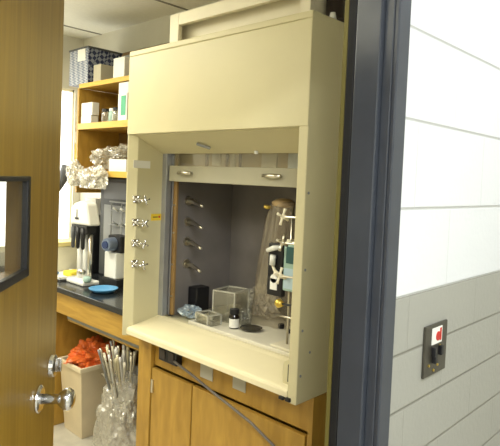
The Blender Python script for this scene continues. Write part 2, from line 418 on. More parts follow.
# sash
for yy, s in ((YL0, -1), (YR1, 1)):
    b = nb(); y0, y1 = sorted((yy, yy + s * .032)); box(b, SX - .012, SX + .018, y0, y1, .93, 2.08)
    box(b, SX + .026, SX + .034, y0, y1, .93, 2.08)
    part('sash_track', b, 'track', fh, bevel=.002)
    b = nb(); y0, y1 = sorted((yy, yy + s * .05)); box(b, SX + .036, SX + .05, y0, y1, .93, 2.08)
    gr = part('guide_rail', b, 'track_brown', fh, bevel=.002)
    for zz in (1.02, 1.17, 1.32, 1.45):
        b = nb(); tube(b, [(SX + .037, yy + s * .04, zz), (SX + .033, yy + s * .04, zz)], .005, 8); part('rivet', b, 'nickel', gr)
b = nb()
YA, YB = YR1 + .034, YL0 - .036
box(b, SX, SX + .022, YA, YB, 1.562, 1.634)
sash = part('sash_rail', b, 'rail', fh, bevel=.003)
b = nb(); box(b, SX + .008, SX + .014, YA, YB, 1.634, 2.06); part('sash_glass', b, 'sashglass', fh)
for yy in (1.885, 1.365):
    b = nb()
    tube(b, [(SX - .001, yy + .034, 1.602), (SX - .014, yy + .034, 1.602)], .007, 8)
    tube(b, [(SX - .001, yy - .034, 1.602), (SX - .014, yy - .034, 1.602)], .007, 8)
    tube(b, [(SX - .014, yy + .045, 1.602), (SX - .017, yy, 1.602), (SX - .014, yy - .045, 1.602)], [.007, .009, .007], 10)
    part('sash_handle', b, 'nickel', fh, smooth=True)
# service valves on the left cheek
def star(bm, c, ax, R, r, rot=0.5):
    c = Vector(c); ax = Vector(ax).normalized(); a = Vector((0, 0, 1)); bb = ax.cross(a)
    tube(bm, [c - ax * .012, c, c + ax * .006], [r * 1.5, r * 1.7, r * 1.2], 12)
    for k in range(4):
        t = rot + k * PI / 2
        dv = a * math.cos(t) + bb * math.sin(t)
        tube(bm, [c, c + dv * R * .6, c + dv * R], [r * .9, r * .8, r * 1.05], 8)
for k, zz in enumerate((1.475, 1.372, 1.279, 1.186)):
    b = nb(); tube(b, [(1.405, YL0, zz), (1.405, YL0 - .006, zz)], .017, 16); tube(b, [(1.405, YL0 - .006, zz), (1.405, YL0 - .018, zz)], .009, 12)
    fl = part('valve_flange', b, 'nickel', fh, bevel=.001)
    b = nb(); tube(b, [(1.405, YL0 - .016, zz), (1.413, YL0 - .066, zz - .001)], .0035, 8); part('valve_stem', b, 'nickel', fl)
    b = nb(); star(b, (1.413, YL0 - .066, zz), (0, -1, 0), .021, .0042, rot=.25 + .5 * k); part('valve_handle', b, 'chrome', fh, smooth=True)
    b = nb(); star(b, (1.393, YL0 - .026, zz + .002), (-.3, -1, 0), .022, .004, rot=.85); part('valve_collar', b, 'chrome', fh, smooth=True)
# nozzles inside, one for each valve
for zz in (1.468, 1.367, 1.270, 1.162):
    b = nb(); tube(b, [(1.70, YL0 - .012, zz), (1.70, YL0 - .02, zz)], .022, 16)
    fl = part('nozzle_flange', b, 'nickel', fh, bevel=.001)
    b = nb(); tube(b, [(1.70, YL0 - .018, zz), (1.697, YL0 - .06, zz - .002), (1.69, YL0 - .085, zz - .006), (1.68, YL0 - .13, zz - .014), (1.675, YL0 - .15, zz - .018)], [.011, .011, .009, .008, .006], 12)
    part('nozzle', b, 'nickel', fl, smooth=True)
# star valves reaching in from the right wall
for xx, zz, mm, ln in ((1.45, 1.463, 'cream', .112), (1.45, 1.372, 'nickel', .11), (1.45, 1.255, 'cream', .115), (1.45, 1.158, 'brass', .112)):
    b = nb(); tube(b, [(xx, YR1, zz), (xx, YR1 + .006, zz)], .016, 16); tube(b, [(xx, YR1, zz), (xx, YR1 + .05, zz)], .008, 12)
    fl = part('valve_flange', b, 'cream' if mm != 'brass' else 'nickel', fh, bevel=.001)
    b = nb(); tube(b, [(xx, YR1 + .04, zz), (xx, YR1 + ln, zz - .003)], .004, 8); part('valve_stem', b, 'nickel' if mm != 'brass' else 'black', fl)
    b = nb(); star(b, (xx, YR1 + ln, zz - .003), (0, 1, 0), .030 if mm != 'brass' else .014, .0052, rot=.4)
    if mm == 'brass': tube(b, [(xx, YR1 + ln - .016, zz - .003), (xx, YR1 + ln, zz - .003), (xx, YR1 + ln + .014, zz - .003)], [.009, .017, .010], 14)
    part('valve_handle', b, mm, fh, smooth=True)
# labels, screws
def plate_y(name, x0, x1, z0, z1, y, m, dy=-.0015):
    b = nb(); box(b, x0, x1, min(y, y + dy), max(y, y + dy), z0, z1); return part(name, b, m, fh)
plate_y('white_label', 1.388, 1.478, 1.616, 1.650, YL0, 'paper')
o = plate_y('yellow_label', 1.492, 1.553, 1.377, 1.408, YL0, 'yellow')
b = nb(); box(b, 1.502, 1.530, YL0 - .0022, YL0 - .0015, 1.391, 1.395); part('print', b, 'ink', o)
b = nb(); box(b, 1.533, 1.543, YL0 - .0022, YL0 - .0015, 1.389, 1.398); part('print', b, 'red', o)
for (xx, zz) in ((1.395, 1.55), (1.395, 1.30), (1.395, 1.10), (1.395, .95), (1.44, 1.02)):
    b = nb(); tube(b, [(xx, YR0, zz), (xx, YR0 - .002, zz)], .0045, 10); part('screw', b, 'mgrey', fh)
b = nb(); tube(b, [(1.50, YR0 + .012, TOP), (1.50, YR0 + .012, TOP + .006), (1.50, YR0 + .012, TOP + .022)], [.014, .012, .009], 12); part('top_plug', b, 'white', fh, smooth=True)

# enclosure standing on the hood, and the dark duct beside it
en = empty('duct_enclosure', (1.7, 1.51, TOP), 'cream framed enclosure standing on top of the fume hood', 'enclosure')
EX = 1.45; EY0, EY1 = 1.138, 1.897; EZ = 2.274
b = nb(); box(b, EX, EX + .02, EY1 - .058, EY1, TOP + .0005, EZ); box(b, EX, EX + .02, EY0, EY0 + .045, TOP + .0005, EZ); box(b, EX, EX + .02, EY0 + .0455, EY1 - .0585, EZ - .050, EZ)
part('face_frame', b, 'cream', en, bevel=.002)
b = nb(); box(b, EX + .055, EX + .065, EY0 + .016, EY1 - .016, TOP + .0005, EZ - .014); part('inset_panel', b, 'cream', en)
b = nb(); box(b, EX + .0205, 2.0, EY1 - .015, EY1, TOP + .0005, EZ - .0125); box(b, EX + .0205, 2.0, EY0, EY0 + .015, TOP + .0005, EZ - .0125); box(b, EX + .0205, 2.0, EY0, EY1, EZ - .012, EZ); part('shell', b, 'cream', en)
b = nb()
tube(b, [(1.54, 1.101, TOP + .0005), (1.54, 1.101, TOP + .012), (1.54, 1.101, TOP + .0125), (1.54, 1.101, CZ - .001)], [.035, .035, .032, .032], 24)
# keep clear of the enclosure shell
du = tag(link('duct_pipe', b, mat('dark_bronze', (.032, .022, .018), .4), None, smooth=True), 'dark bronze pipe rising from the right corner of the hood top', 'pipe')

# ------------------------------------------------------------------ things inside the hood
WZ = .914
tr = empty('work_tray', (1.80, 1.56, WZ), 'shallow off-white tray with a raised front lip on the hood work surface', 'tray')
b = nb(); box(b, SX + .03, 1.985, 1.20, 1.86, WZ, WZ + .010); part('tray_floor', b, 'baseboard_white', tr)
b = nb(); box(b, SX + .022, SX + .034, 1.19, 1.865, WZ, WZ + .022); box(b, SX + .03, 1.985, 1.855, 1.865, WZ, WZ + .022); part('tray_lip', b, 'baseboard_white', tr, bevel=.003)
TZ = WZ + .010
bo = empty('reagent_bottle', (1.689, 1.676, TZ), 'small dark brown bottle with a white label and black cap in the hood', 'bottle')
b = nb(); lathe(b, [(.020, 0), (.023, .003), (.023, .052), (.017, .060), (.0165, .064)], (1.689, 1.676, TZ), 24); part('body', b, 'darkglass', bo, smooth=True)
b = nb()
n = 10
for k in range(n):
    a0 = math.radians(150 + 14 * k); a1 = math.radians(150 + 14 * (k + 1)); r = .0236
    v = [b.verts.new((1.689 + r * math.cos(a), 1.676 + r * math.sin(a), TZ + z)) for a, z in ((a0, .006), (a1, .006), (a1, .045), (a0, .045))]
    b.faces.new(v)
part('label', b, 'paper', bo, smooth=True)
b = nb(); lathe(b, [(.021, .064), (.0215, .068), (.0215, .084), (.020, .086)], (1.689, 1.676, TZ), 20); part('cap', b, 'black', bo)
wg = nb(); lathe(wg, [(.001, .002), (.030, .003), (.048, .008), (.050, .011), (.046, .010), (.03, .006), (.001, .005)], (1.726, 1.606, TZ), 32, close=False)
tag(link('watch_glass', wg, mat('smoked_glass', (.05, .042, .03), .12, spec=.7), smooth=True), 'dark shallow dish lying beside the brown bottle', 'dish')
for xx, yy, lab, r in ((1.856, 1.544, 'black rubber stopper farther from the hood post', .014), (1.827, 1.468, 'smaller black rubber stopper next to the right hood post', .010)):
    b = nb(); lathe(b, [(r, 0), (r * 1.05, r * .9), (r * .95, r * 1.4)], (xx, yy, TZ), 16); tag(link('stopper', b, 'black'), lab, 'stopper')
# crumpled pale blue wipe at the left end
b = nb(); crumple(b, (1.655, 1.935, WZ + .036), (.04, .055, .026), .6, 2.6, 4, 3.1)
tag(link('crumpled_wipe', b, clear('blue_film', (.85, .92, .97), .55, (.55, .66, .75), .25, .15)), 'crumpled pale blue plastic wrap at the left end of the work surface', 'plastic wrap')
# clear acrylic box and a lower one
def open_box(name, x0, x1, y0, y1, z0, z1, t, label, rz=0.0, m='acryl'):
    c = ((x0 + x1) / 2, (y0 + y1) / 2, z0)
    e = empty(name, c, label, 'box')
    b = nb(); hx, hy = (x1 - x0) / 2, (y1 - y0) / 2
    box(b, -hx, hx, -hy, -hy + t, 0, z1 - z0); box(b, -hx, hx, hy - t, hy, 0, z1 - z0)
    box(b, -hx, -hx + t, -hy, hy, 0, z1 - z0); box(b, hx - t, hx, -hy, hy, 0, z1 - z0); box(b, -hx, hx, -hy, hy, 0, t)
    link('box_wall', b, m, e)
    b = nb()
    for (xa, xb, ya, yb) in ((-hx, hx, -hy, -hy + .005), (-hx, hx, hy - .005, hy), (-hx, -hx + .005, -hy, hy), (hx - .005, hx, -hy, hy)):
        box(b, xa - .001, xb + .001, ya - .001, yb + .001, z1 - z0 - .004, z1 - z0 + .002)
    for sx in (-1, 1):
        for sy in (-1, 1): box(b, sx * hx - .003, sx * hx + .003, sy * hy - .003, sy * hy + .003, 0, z1 - z0)
    link('box_edge', b, 'edge', e)
    e.rotation_euler = (0, 0, rz)
    return e
open_box('acrylic_box', 1.715, 1.845, 1.735, 1.85, TZ, TZ + .142, .003, 'clear acrylic box standing upright on the work tray behind the brown bottle', .25)
open_box('acrylic_dish', 1.605, 1.68, 1.75, 1.84, TZ, TZ + .05, .004, 'low clear plastic dish at the front left of the work tray', -.1)
# beakers in the haze
def beaker(x, y, r, h, label):
    e = empty('beaker', (x, y, TZ), label, 'beaker')
    b = nb(); lathe(b, [(.001, .001), (r * .95, .001), (r, .006), (r, h - .006), (r * 1.07, h), (r * .99, h - .002), (r * .97, h - .01), (r * .97, .008), (.001, .004)], (0, 0, 0), 28, close=False)
    link('beaker_wall', b, 'glass', e, smooth=True)
    b = nb(); lathe(b, [(.001, .005), (r * .96, .005), (r * .96, h * .35), (.001, h * .35)], (0, 0, 0), 24, close=False)
    link('contents', b, 'film', e, smooth=True)
beaker(1.945, 1.83, .04, .10, 'glass beaker at the back of the hood, left of the plastic drape')
beaker(1.765, 1.68, .028, .07, 'small glass beaker standing right behind the brown bottle')
bb = nb(); box(bb, 1.715, 1.80, 1.965, 2.03, WZ, WZ + .135); tag(link('black_tub', bb, 'black', bevel=.006), 'black square tub against the left wall inside the hood, behind the blue wrap', 'tub')
bb = nb(); crumple(bb, (1.925, 1.715, TZ + .07), (.042, .085, .075), .5, 2.8, 4, 12.4); tag(link('film_heap', bb, clear('heap_film', (.96, .95, .92), .4, (.72, .68, .58), .2, .2)), 'heap of crumpled clear film on the tray behind the acrylic box', 'plastic film')
# clear plastic drape, tied at the top to the rod
dr = empty('plastic_drape', (1.80, 1.545, TZ), 'tall hazy plastic drape tied at the top and flaring to the tray', 'plastic drape')
b = nb(); prof = [(0.0, .54), (.02, .565), (.05, .575), (.062, .56), (.068, .50), (.075, .40), (.086, .30), (.095, .2), (.10, .1), (.106, .03), (.108, .002)]
n = 48; rings = []
for i, (r, z) in enumerate(prof):
    ring = []
    for k in range(n):
        a = 2 * PI * k / n
        f = 1 + (.10 * math.sin(5 * a + z * 6) + .06 * math.sin(11 * a + 2)) * (1.0 if i > 3 else .3)
        ring.append(b.verts.new((1.89 - (z * .29) + r * f * math.cos(a) * .75, 1.64 - (z * .34) + r * f * math.sin(a) * 1.0, TZ + z)))
    rings.append(ring)
for i in range(len(rings) - 1):
    for k in range(n): b.faces.new((rings[i][k], rings[i][(k + 1) % n], rings[i + 1][(k + 1) % n], rings[i + 1][k]))
part('film', b, 'drape', dr, smooth=True)
b = nb(); lathe(b, [(.03, .552), (.046, .556), (.05, .572), (.03, .585), (.01, .588)], (1.728, 1.452, TZ), 20); part('neck', b, 'liner_tan', dr, smooth=True)
b = nb(); tube(b, [(1.69, 1.49, TZ + .548), (1.68, 1.50, TZ + .55), (1.67, 1.51, TZ + .552)], [.006, .01, .007], 10); part('clip', b, 'brass', dr, smooth=True)
# rod stand that carries the outlet panel
rs = empty('rod_stand', (1.66, 1.33, TZ), 'lattice of thin metal rods standing at the right end of the hood', 'rod stand')
for yy, z1 in ((1.355, .56), (1.30, .50)):
    b = nb(); tube(b, [(1.67, yy, TZ + .008), (1.67, yy, TZ + z1)], .005, 10); part('rod', b, 'nickel', rs, smooth=True)
for zz in (.42, .33, .12):
    b = nb(); tube(b, [(1.66, 1.28, TZ + zz), (1.66, 1.42, TZ + zz)], .0045, 10); part('cross_rod', b, 'nickel', rs, smooth=True)
for yy, zz in ((1.355, .42), (1.30, .33), (1.355, .33)):
    b = nb(); box(b, 1.652, 1.68, yy - .011, yy + .011, TZ + zz - .011, TZ + zz + .011); part('clamp', b, 'cream', rs, bevel=.003)
b = nb(); box(b, 1.62, 1.73, 1.27, 1.40, TZ, TZ + .010); part('foot', b, 'cream', rs, bevel=.003)
gp = empty('control_unit', (1.64, 1.36, 1.13), 'black panel with white fittings and a pale blue screen fixed to the rod stand', 'panel')
GX = 1.63
b = nb(); box(b, GX, GX + .025, 1.362, 1.44, 1.125, 1.335); part('back_panel', b, 'black', gp, bevel=.004)
b = nb(); box(b, GX, GX + .025, 1.275, 1.358, 1.155, 1.345); mf = part('screen_housing', b, 'mint', gp, bevel=.004)
b = nb(); box(b, GX - .002, GX + .001, 1.292, 1.344, 1.265, 1.330); part('dark_screen', b, 'teal', mf)
b = nb(); box(b, GX - .002, GX + .001, 1.284, 1.352, 1.165, 1.245); part('pale_screen', b, 'paleblue', mf)
b = nb(); box(b, GX - .004, GX + .001, 1.385, 1.42, 1.15, 1.195); tube(b, [(GX - .004, 1.4025, 1.195), (GX + .001, 1.4025, 1.195)], .0175, 16); part('white_socket', b, 'white', gp)
b = nb(); tube(b, [(GX - .014, 1.432, 1.305), (GX - .016, 1.40, 1.318), (GX - .014, 1.365, 1.325)], [.008, .011, .007], 10); part('white_knob', b, 'white', gp, smooth=True)
b = nb(); tube(b, [(GX - .012, 1.405, 1.25), (GX - .013, 1.402, 1.29)], [.012, .012], 12); part('white_plug', b, 'white', gp, smooth=True)
b = nb(); tube(b, [(GX - .01, 1.405, 1.25), (GX - .02, 1.385, 1.232), (GX - .018, 1.355, 1.215), (GX - .01, 1.33, 1.21)], .006, 8); part('cord', b, 'cream', gp, smooth=True)
# ------------------------------------------------------------------ cabinet under the hood
bc = empty('base_cabinet', (1.78, 1.58, 0), 'light oak cabinet under the fume hood with two doors', 'cabinet')
CX0 = 1.475
b = nb(); box(b, CX0, 2.1, 2.045, 2.085, 0, .854); box(b, CX0, 2.1, 1.07, 1.09, 0, .854); box(b, CX0 + .06, 2.1, 1.09, 2.045, .02, .10); box(b, 2.08, 2.1, 1.09, 2.045, 0, .854)
box(b, CX0 + .02, CX0 + .04, 1.09, 2.045, .72, .854)
part('carcass', b, 'oak', bc)
b = nb(); box(b, CX0 - .004, CX0 + .02, 1.985, 2.045, .02, .853); part('stile', b, 'oak', bc, bevel=.003)
b = nb(); box(b, CX0, CX0 + .02, 1.702, 1.978, .10, .712); dl = part('door', b, 'oak', bc, bevel=.003)
b = nb(); box(b, CX0, CX0 + .02, 1.10, 1.694, .10, .712); dr2 = part('door', b, 'oak', bc, bevel=.003)
b = nb(); box(b, CX0 - .006, CX0 + .001, 1.962, 1.976, .60, .66); part('hinge', b, 'nickel', dl)
ob = empty('outlet_box', (CX0, 1.85, .772), 'black double outlet box under the front edge of the hood', 'outlet box')
b = nb(); box(b, CX0 - .012, CX0 + .02, 1.79, 1.918, .768, .836); part('housing', b, 'black', ob, bevel=.004)
for yy in (1.887, 1.826):
    b = nb(); box(b, CX0 - .016, CX0 - .011, yy - .018, yy + .018, .780, .822); part('socket', b, mat('grey_brown', (.05, .04, .038), .5), ob, bevel=.003)
cb = nb()
tube(cb, [(CX0 - .016, 1.80, .79), (CX0 - .03, 1.77, .795), (CX0 - .028, 1.68, .775), (CX0 - .028, 1.55, .742), (CX0 - .03, 1.44, .718), (CX0 - .028, 1.33, .69), (CX0 - .02, 1.22, .64), (CX0 - .008, 1.18, .52)], .0052, 10)
tag(link('power_cable', cb, mat('cable_grey', (.16, .14, .12), .5), smooth=True), 'grey power cable drooping from the outlet box across the cabinet', 'cable')
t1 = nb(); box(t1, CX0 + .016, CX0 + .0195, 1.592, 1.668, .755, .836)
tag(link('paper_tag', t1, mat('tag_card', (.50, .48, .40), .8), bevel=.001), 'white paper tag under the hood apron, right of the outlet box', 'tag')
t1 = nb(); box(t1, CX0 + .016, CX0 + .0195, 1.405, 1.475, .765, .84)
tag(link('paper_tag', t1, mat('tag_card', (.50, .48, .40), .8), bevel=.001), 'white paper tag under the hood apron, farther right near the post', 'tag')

# ------------------------------------------------------------------ lab bench
lb = empty('lab_bench', (1.83, 2.97, 0), 'oak lab bench with a black slate top left of the hood', 'bench')
b = nb(); box(b, 1.515, 2.125, 2.09, 3.84, .878, .91); part('bench_top', b, 'slab', lb, bevel=.004)
b = nb(); box(b, 1.535, 1.56, 2.09, 3.84, .752, .877); part('apron', b, 'oakh', lb, bevel=.002)
b = nb(); box(b, 1.60, 1.64, 2.10, 3.0, .69, .745); part('slide_rail', b, 'oakh', lb, bevel=.002)
b = nb(); box(b, 1.597, 1.60, 2.10, 3.0, .704, .722); part('slide_strip', b, 'mgrey', lb)
b = nb(); box(b, 1.54, 2.10, 3.13, 3.84, 0, .751); part('cupboard', b, 'oak', lb, bevel=.003)
b = nb(); box(b, 2.09, 2.11, 2.09, 3.13, 0, .877); part('back_board', b, 'oakdark', lb)
BZ = .91

# bin, orange bag, bag of pipettes in the knee space
bi = empty('waste_bin', (1.77, 2.96, 0), 'square beige plastic waste bin in the open space under the bench', 'bin')
b = nb()
def ring(s, z): return [(1.77 + sx * s[0], 2.965 + sy * s[1], z) for sx, sy in ((-1, -1), (1, -1), (1, 1), (-1, 1))]
outer = [ring((.135, .105), 0), ring((.165, .13), .43)]; inner = [ring((.128, .098), .01), ring((.158, .123), .43)]
def loft(bm, rs):
    R = [[bm.verts.new(p) for p in r] for r in rs]
    for i in range(len(R) - 1):
        for k in range(4): bm.faces.new((R[i][k], R[i][(k + 1) % 4], R[i + 1][(k + 1) % 4], R[i + 1][k]))
    return R
R = loft(b, [outer[0], outer[1], inner[1], inner[0]]); b.faces.new(R[0][::-1]); b.faces.new(R[3])
part('tub', b, 'bin', bi, bevel=.01)
b = nb(); R = loft(b, [ring((.174, .139), .415), ring((.176, .141), .44), ring((.158, .123), .44), ring((.158, .123), .415), ring((.174, .139), .415)]); part('rim', b, mat('bin_rim', (.76, .66, .46), .4), bi, bevel=.004)
b = nb(); crumple(b, (1.765, 2.96, .452), (.135, .108, .085), .5, 2.4, 5, 5.7)
for k in range(5):
    pass
bag = tag(link('orange_bag', b, 'orange', smooth=False), 'crumpled orange plastic bag bulging out of the beige bin', 'bag')
pb = empty('pipette_bag', (1.62, 2.40, 0), 'clear plastic sack on the floor holding a sheaf of pipettes', 'sack')
b = nb(); crumple(b, (1.62, 2.40, .24), (.125, .165, .27), .28, 3.0, 5, 9.2)
part('sack', b, 'bagfilm', pb)
b = nb()
n = 40; rr = []
for i, (r, z) in enumerate(((.085, .42), (.075, .46), (.09, .50), (.11, .53))):
    rr.append([b.verts.new((1.62 + r * (1 + .12 * math.sin(7 * 2 * PI * k / n + i)) * math.cos(2 * PI * k / n), 2.40 + 1.25 * r * (1 + .12 * math.sin(7 * 2 * PI * k / n + i)) * math.sin(2 * PI * k / n), z + .01 * math.sin(5 * 2 * PI * k / n))) for k in range(n)])
for i in range(3):
    for k in range(n): b.faces.new((rr[i][k], rr[i][(k + 1) % n], rr[i + 1][(k + 1) % n], rr[i + 1][k]))
part('sack_mouth', b, 'bagfilm', pb, smooth=True)
pip_mats = ['cream', 'white', 'mgrey', 'nickel', 'sill']
meshes = {}
for i in range(58):
    mm = pip_mats[i % 5]
    if mm not in meshes:
        b = nb(); tube(b, [(0, 0, 0), (0, 0, .30), (0, 0, .302), (0, 0, .33)], [.0052, .0052, .0068, .0068], 8)
        o = link('pipette', b, mm, smooth=True); meshes[mm] = o
    else:
        o = meshes[mm].copy(); COL.objects.link(o)
    a = random.uniform(0, 2 * PI); r = math.sqrt(random.random())
    px, py = r * math.cos(a), r * math.sin(a)
    o.location = (1.62 + px * .055, 2.40 + py * .09, .315 + random.uniform(-.03, .05))
    o.rotation_euler = (-py * .34 + random.uniform(-.1, .1), px * .3 + random.uniform(-.08, .08), 0)
    tag(o, 'pale thin pipette standing in the clear plastic sack under the bench', 'pipette', 'pipettes standing in the plastic sack')

# ------------------------------------------------------------------ wall shelves
SH = empty('wall_shelf', (1.96, 2.8, 1.2), 'oak wall shelving above the bench, left of the hood', 'shelves')
for z0, z1, nm in ((2.135, 2.16, 'oakh'), (1.866, 1.902, 'oakh'), (1.565, 1.598, 'oakh')):
    b = nb(); box(b, 1.806, 2.110, 2.111, 3.299, z0, z1); sb = part('shelf_board', b, nm, SH, bevel=.002)
    b = nb(); box(b, 1.798, 1.8055, 2.111, 3.299, z0 - .002, z1 + .001); part('front_edge', b, 'lit_edge_oak', SH, bevel=.001)
b = nb(); box(b, 1.80, 2.125, 3.30, 3.322, 1.45, 2.135); part('upright', b, 'oak', SH, bevel=.002)
b = nb(); box(b, 2.11, 2.125, 2.10, 3.30, 1.45, 2.42); part('back_board', b, 'oakdark', SH)
b = nb(); box(b, 1.90, 2.125, 2.09, 2.11, 1.45, 2.42); part('upright', b, 'oak', SH, bevel=.002)

def carton(name, x0, x1, y0, y1, z0, z1, m, label, cat='box', group=None, bev=.003):
    b = nb(); cx, cy = (x0 + x1) / 2, (y0 + y1) / 2
    box(b, x0 - cx, x1 - cx, y0 - cy, y1 - cy, 0, z1 - z0)
    o = tag(link(name, b, m, bevel=bev), label, cat, group); o.location = (cx, cy, z0)
    return o
S1, S2, S3 = 2.16, 1.902, 1.598
pbx = empty('patterned_box', (1.92, 3.24, S1), 'large dark blue patterned storage box on the top shelf', 'box')
b = nb(); box(b, 1.805, 2.05, 3.20, 3.44, S1 + .002, 2.385); part('body', b, 'bluebox', pbx)
b = nb(); box(b, 1.8025, 1.805, 3.20, 3.44, S1 + .002, 2.385); part('end_panel', b, 'bluebox_end', pbx)
b = nb(); box(b, 1.799, 2.055, 3.195, 3.446, 2.385, 2.397); part('lid_edge', b, 'dgrey', pbx)
b = nb(); box(b, 1.7995, 1.8025, 3.235, 3.33, 2.31, 2.385); part('label', b, 'paper', pbx)
carton('carton', 1.83, 1.96, 3.09, 3.18, S1, S1 + .115, mat('card_beige', (.50, .47, .36), .7), 'beige carton on the top shelf in front of the patterned box')
carton('carton', 1.98, 2.05, 2.98, 3.10, S1, S1 + .19, 'mgrey', 'upright grey carton on the top shelf behind the beige one')
o = carton('carton', 1.82, 1.92, 2.81, 2.93, S1, S1 + .125, 'white', 'white carton on the top shelf close to the hood')
o = carton('folder', 1.94, 2.08, 2.80, 2.90, S1, S1 + .15, 'dgrey', 'dark folder on the top shelf beside the white carton', 'folder')
# second level
carton('carton', 1.81, 1.865, 3.16, 3.285, S2, S2 + .052, 'white', 'lower white carton at the left end of the middle shelf')
carton('carton', 1.812, 1.862, 3.15, 3.288, S2 + .0525, S2 + .135, 'white', 'upper white carton at the left end of the middle shelf, topmost of two')
for i, (yy, xx, mm) in enumerate(((3.03, 1.84, 'glass'), (2.965, 1.85, 'mint'), (2.90, 1.835, 'glass'))):
    e = empty('jar', (xx, yy, S2), ['clear glass jar on the middle shelf, leftmost of the jars', 'pale green jar between two glass jars on the middle shelf', 'clear glass jar on the middle shelf next to the green carton'][i], 'jar', 'jars on the middle shelf')
    b = nb(); lathe(b, [(.024, 0), (.027, .004), (.027, .06), (.022, .068)], (0, 0, 0), 20); link('body', b, 'film' if mm == 'glass' else mm, e, smooth=True)
    b = nb(); lathe(b, [(.024, .068), (.024, .084), (.022, .086)], (0, 0, 0), 20); link('lid', b, 'black' if i != 1 else 'white', e)
b = nb(); box(b, 1.95, 2.10, 2.80, 3.0, S2, S2 + .10); tag(link('black_case', b, 'black', bevel=.006), 'black case at the back of the middle shelf behind the jars', 'case')
b = nb(); lathe(b, [(.062, 0), (.064, .004), (.058, .03), (.035, .052), (.012, .058)], (2.00, 2.94, S2 + .10), 28); tag(link('upturned_bowl', b, 'white', smooth=True), 'white bowl upside down on the black case', 'bowl')
gc = empty('green_carton', (1.85, 2.78, S2), 'white carton with a green front panel on the middle shelf beside the hood', 'box')
b = nb(); box(b, 1.80, 1.90, 2.74, 2.835, S2, S2 + .16); part('body', b, 'paper', gc, bevel=.003)
b = nb(); box(b, 1.798, 1.80, 2.752, 2.80, S2 + .03, S2 + .145); box(b, 1.825, 1.885, 2.738, 2.74, S2 + .03, S2 + .145); part('panel', b, 'green', gc)
carton('carton', 1.805, 1.90, 2.735, 2.84, S2 + .16, S2 + .225, 'paper', 'small white carton stacked on the green fronted carton')
# lowest level: bags and boxes
carton('carton', 1.82, 1.95, 2.76, 2.95, S3, S3 + .075, 'white', 'white carton among plastic bags on the lowest shelf')
carton('carton', 1.95, 2.08, 2.70, 2.83, S3 + .075 - .075, S3 + .20, mat('card_pale', (.72, .64, .5), .7), 'tall pale carton at the back of the lowest shelf beside the hood')
bagspec = [((1.90, 3.08, S3 + .07), (.09, .10, .07), 1.3, 'crumpled clear plastic bag at the left of the lowest shelf'),
           ((1.90, 2.86, S3 + .125), (.085, .10, .04), 2.9, 'crumpled clear plastic bag lying on the white carton'),
           ((1.742, 3.00, 1.545), (.042, .12, .07), 4.4, 'clear plastic bag drooping over the front of the lowest shelf'),
           ((1.745, 3.22, 1.56), (.045, .06, .08), 6.6, 'small clear plastic bag hanging at the left end of the lowest shelf')]
for c, s, sd, lab in bagspec:
    b = nb(); crumple(b, c, s, .55, 2.6, 4, sd); tag(link('plastic_bag', b, 'bagfilm'), lab, 'bag', 'plastic bags on the wall shelf')

# ------------------------------------------------------------------ on the bench
# tall dark instrument at the back
di = empty('bench_instrument', (2.0, 2.95, BZ), 'tall dark grey instrument at the back of the bench under the shelf', 'instrument')
b = nb(); box(b, 1.93, 2.10, 2.62, 3.22, BZ, 1.555); part('cabinet', b, 'dgrey', di, bevel=.008)
b = nb(); box(b, 1.922, 1.93, 2.68, 3.16, 1.42, 1.53); part('front_panel', b, mat('slate_panel', (.12, .125, .13), .4), di, bevel=.002)
b = nb(); box(b, 1.924, 1.93, 2.68, 3.16, 1.12, 1.38); part('grey_panel', b, 'mgrey', di)
# drying rack in front, with pegs and flasks
rk = empty('drying_rack', (1.90, 2.9, BZ), 'pale wire drying rack with rows of pegs in front of the dark instrument', 'rack')
b = nb()
for yy in (2.68, 2.80, 2.92, 3.04): tube(b, [(1.905, yy, BZ), (1.905, yy, 1.41)], .005, 8)
for zz in (1.08, 1.17, 1.26, 1.35, 1.405): tube(b, [(1.905, 2.66, zz), (1.905, 3.06, zz)], .005, 8)
part('rack_frame', b, 'mgrey', rk, smooth=True)
for zz in (1.17, 1.26, 1.35):
    for yy in (2.70, 2.76, 2.82, 2.88, 2.96):
        b = nb(); tube(b, [(1.905, yy, zz), (1.868, yy, zz + .02)], [.005, .008], 8); part('peg', b, 'white' if (int(yy * 50) + int(zz * 100)) % 2 else 'mgrey', rk, smooth=True)
# round white knob at the side
b = nb(); tube(b, [(1.86, 2.655, 1.41), (1.84, 2.65, 1.41), (1.825, 2.645, 1.41), (1.815, 2.643, 1.41)], [.015, .026, .024, .01], 16)
tube(b, [(1.86, 2.655, 1.41), (1.88, 2.66, 1.41)], .006, 8)
part('rack_knob', b, 'white', rk, smooth=True)
# microscope-like instrument
ms = empty('microscope', (1.70, 2.98, BZ), 'white bench instrument with a boxy head on two columns', 'instrument')
b = nb(); prism(b, [(2.875, 1.27), (2.920, 1.40), (2.980, 1.415), (3.050, 1.40), (3.105, 1.37), (3.105, 1.265)], 1.655, 1.735, 'x'); part('head', b, 'white', ms, bevel=.012)
b = nb(); box(b, 1.665, 1.73, 2.920, 3.105, 1.215, 1.265); part('stage_block', b, 'black', ms, bevel=.004)
for yy, rr_, mm in ((3.050, .018, 'white'), (2.985, .017, 'white'), (2.935, .014, 'nickel')):
    b = nb(); tube(b, [(1.70, yy, BZ + .02), (1.70, yy, 1.215)], rr_, 16); part('column', b, mm, ms, smooth=True)
for yy, mm in ((3.078, 'dgrey'), (3.020, 'black'), (2.960, 'black')):
    b = nb(); tube(b, [(1.665, yy, 1.25), (1.665, yy, 1.20), (1.665, yy, 1.13), (1.665, yy, 1.12)], [.014, .014, .011, .006], 14); part('objective', b, mm, ms, smooth=True)
b = nb(); tube(b, [(1.655, 3.020, 1.36), (1.655, 3.020, 1.30)], .004, 8); box(b, 1.652, 1.658, 2.998, 3.042, 1.30, 1.312); part('knob_bar', b, 'black', ms)
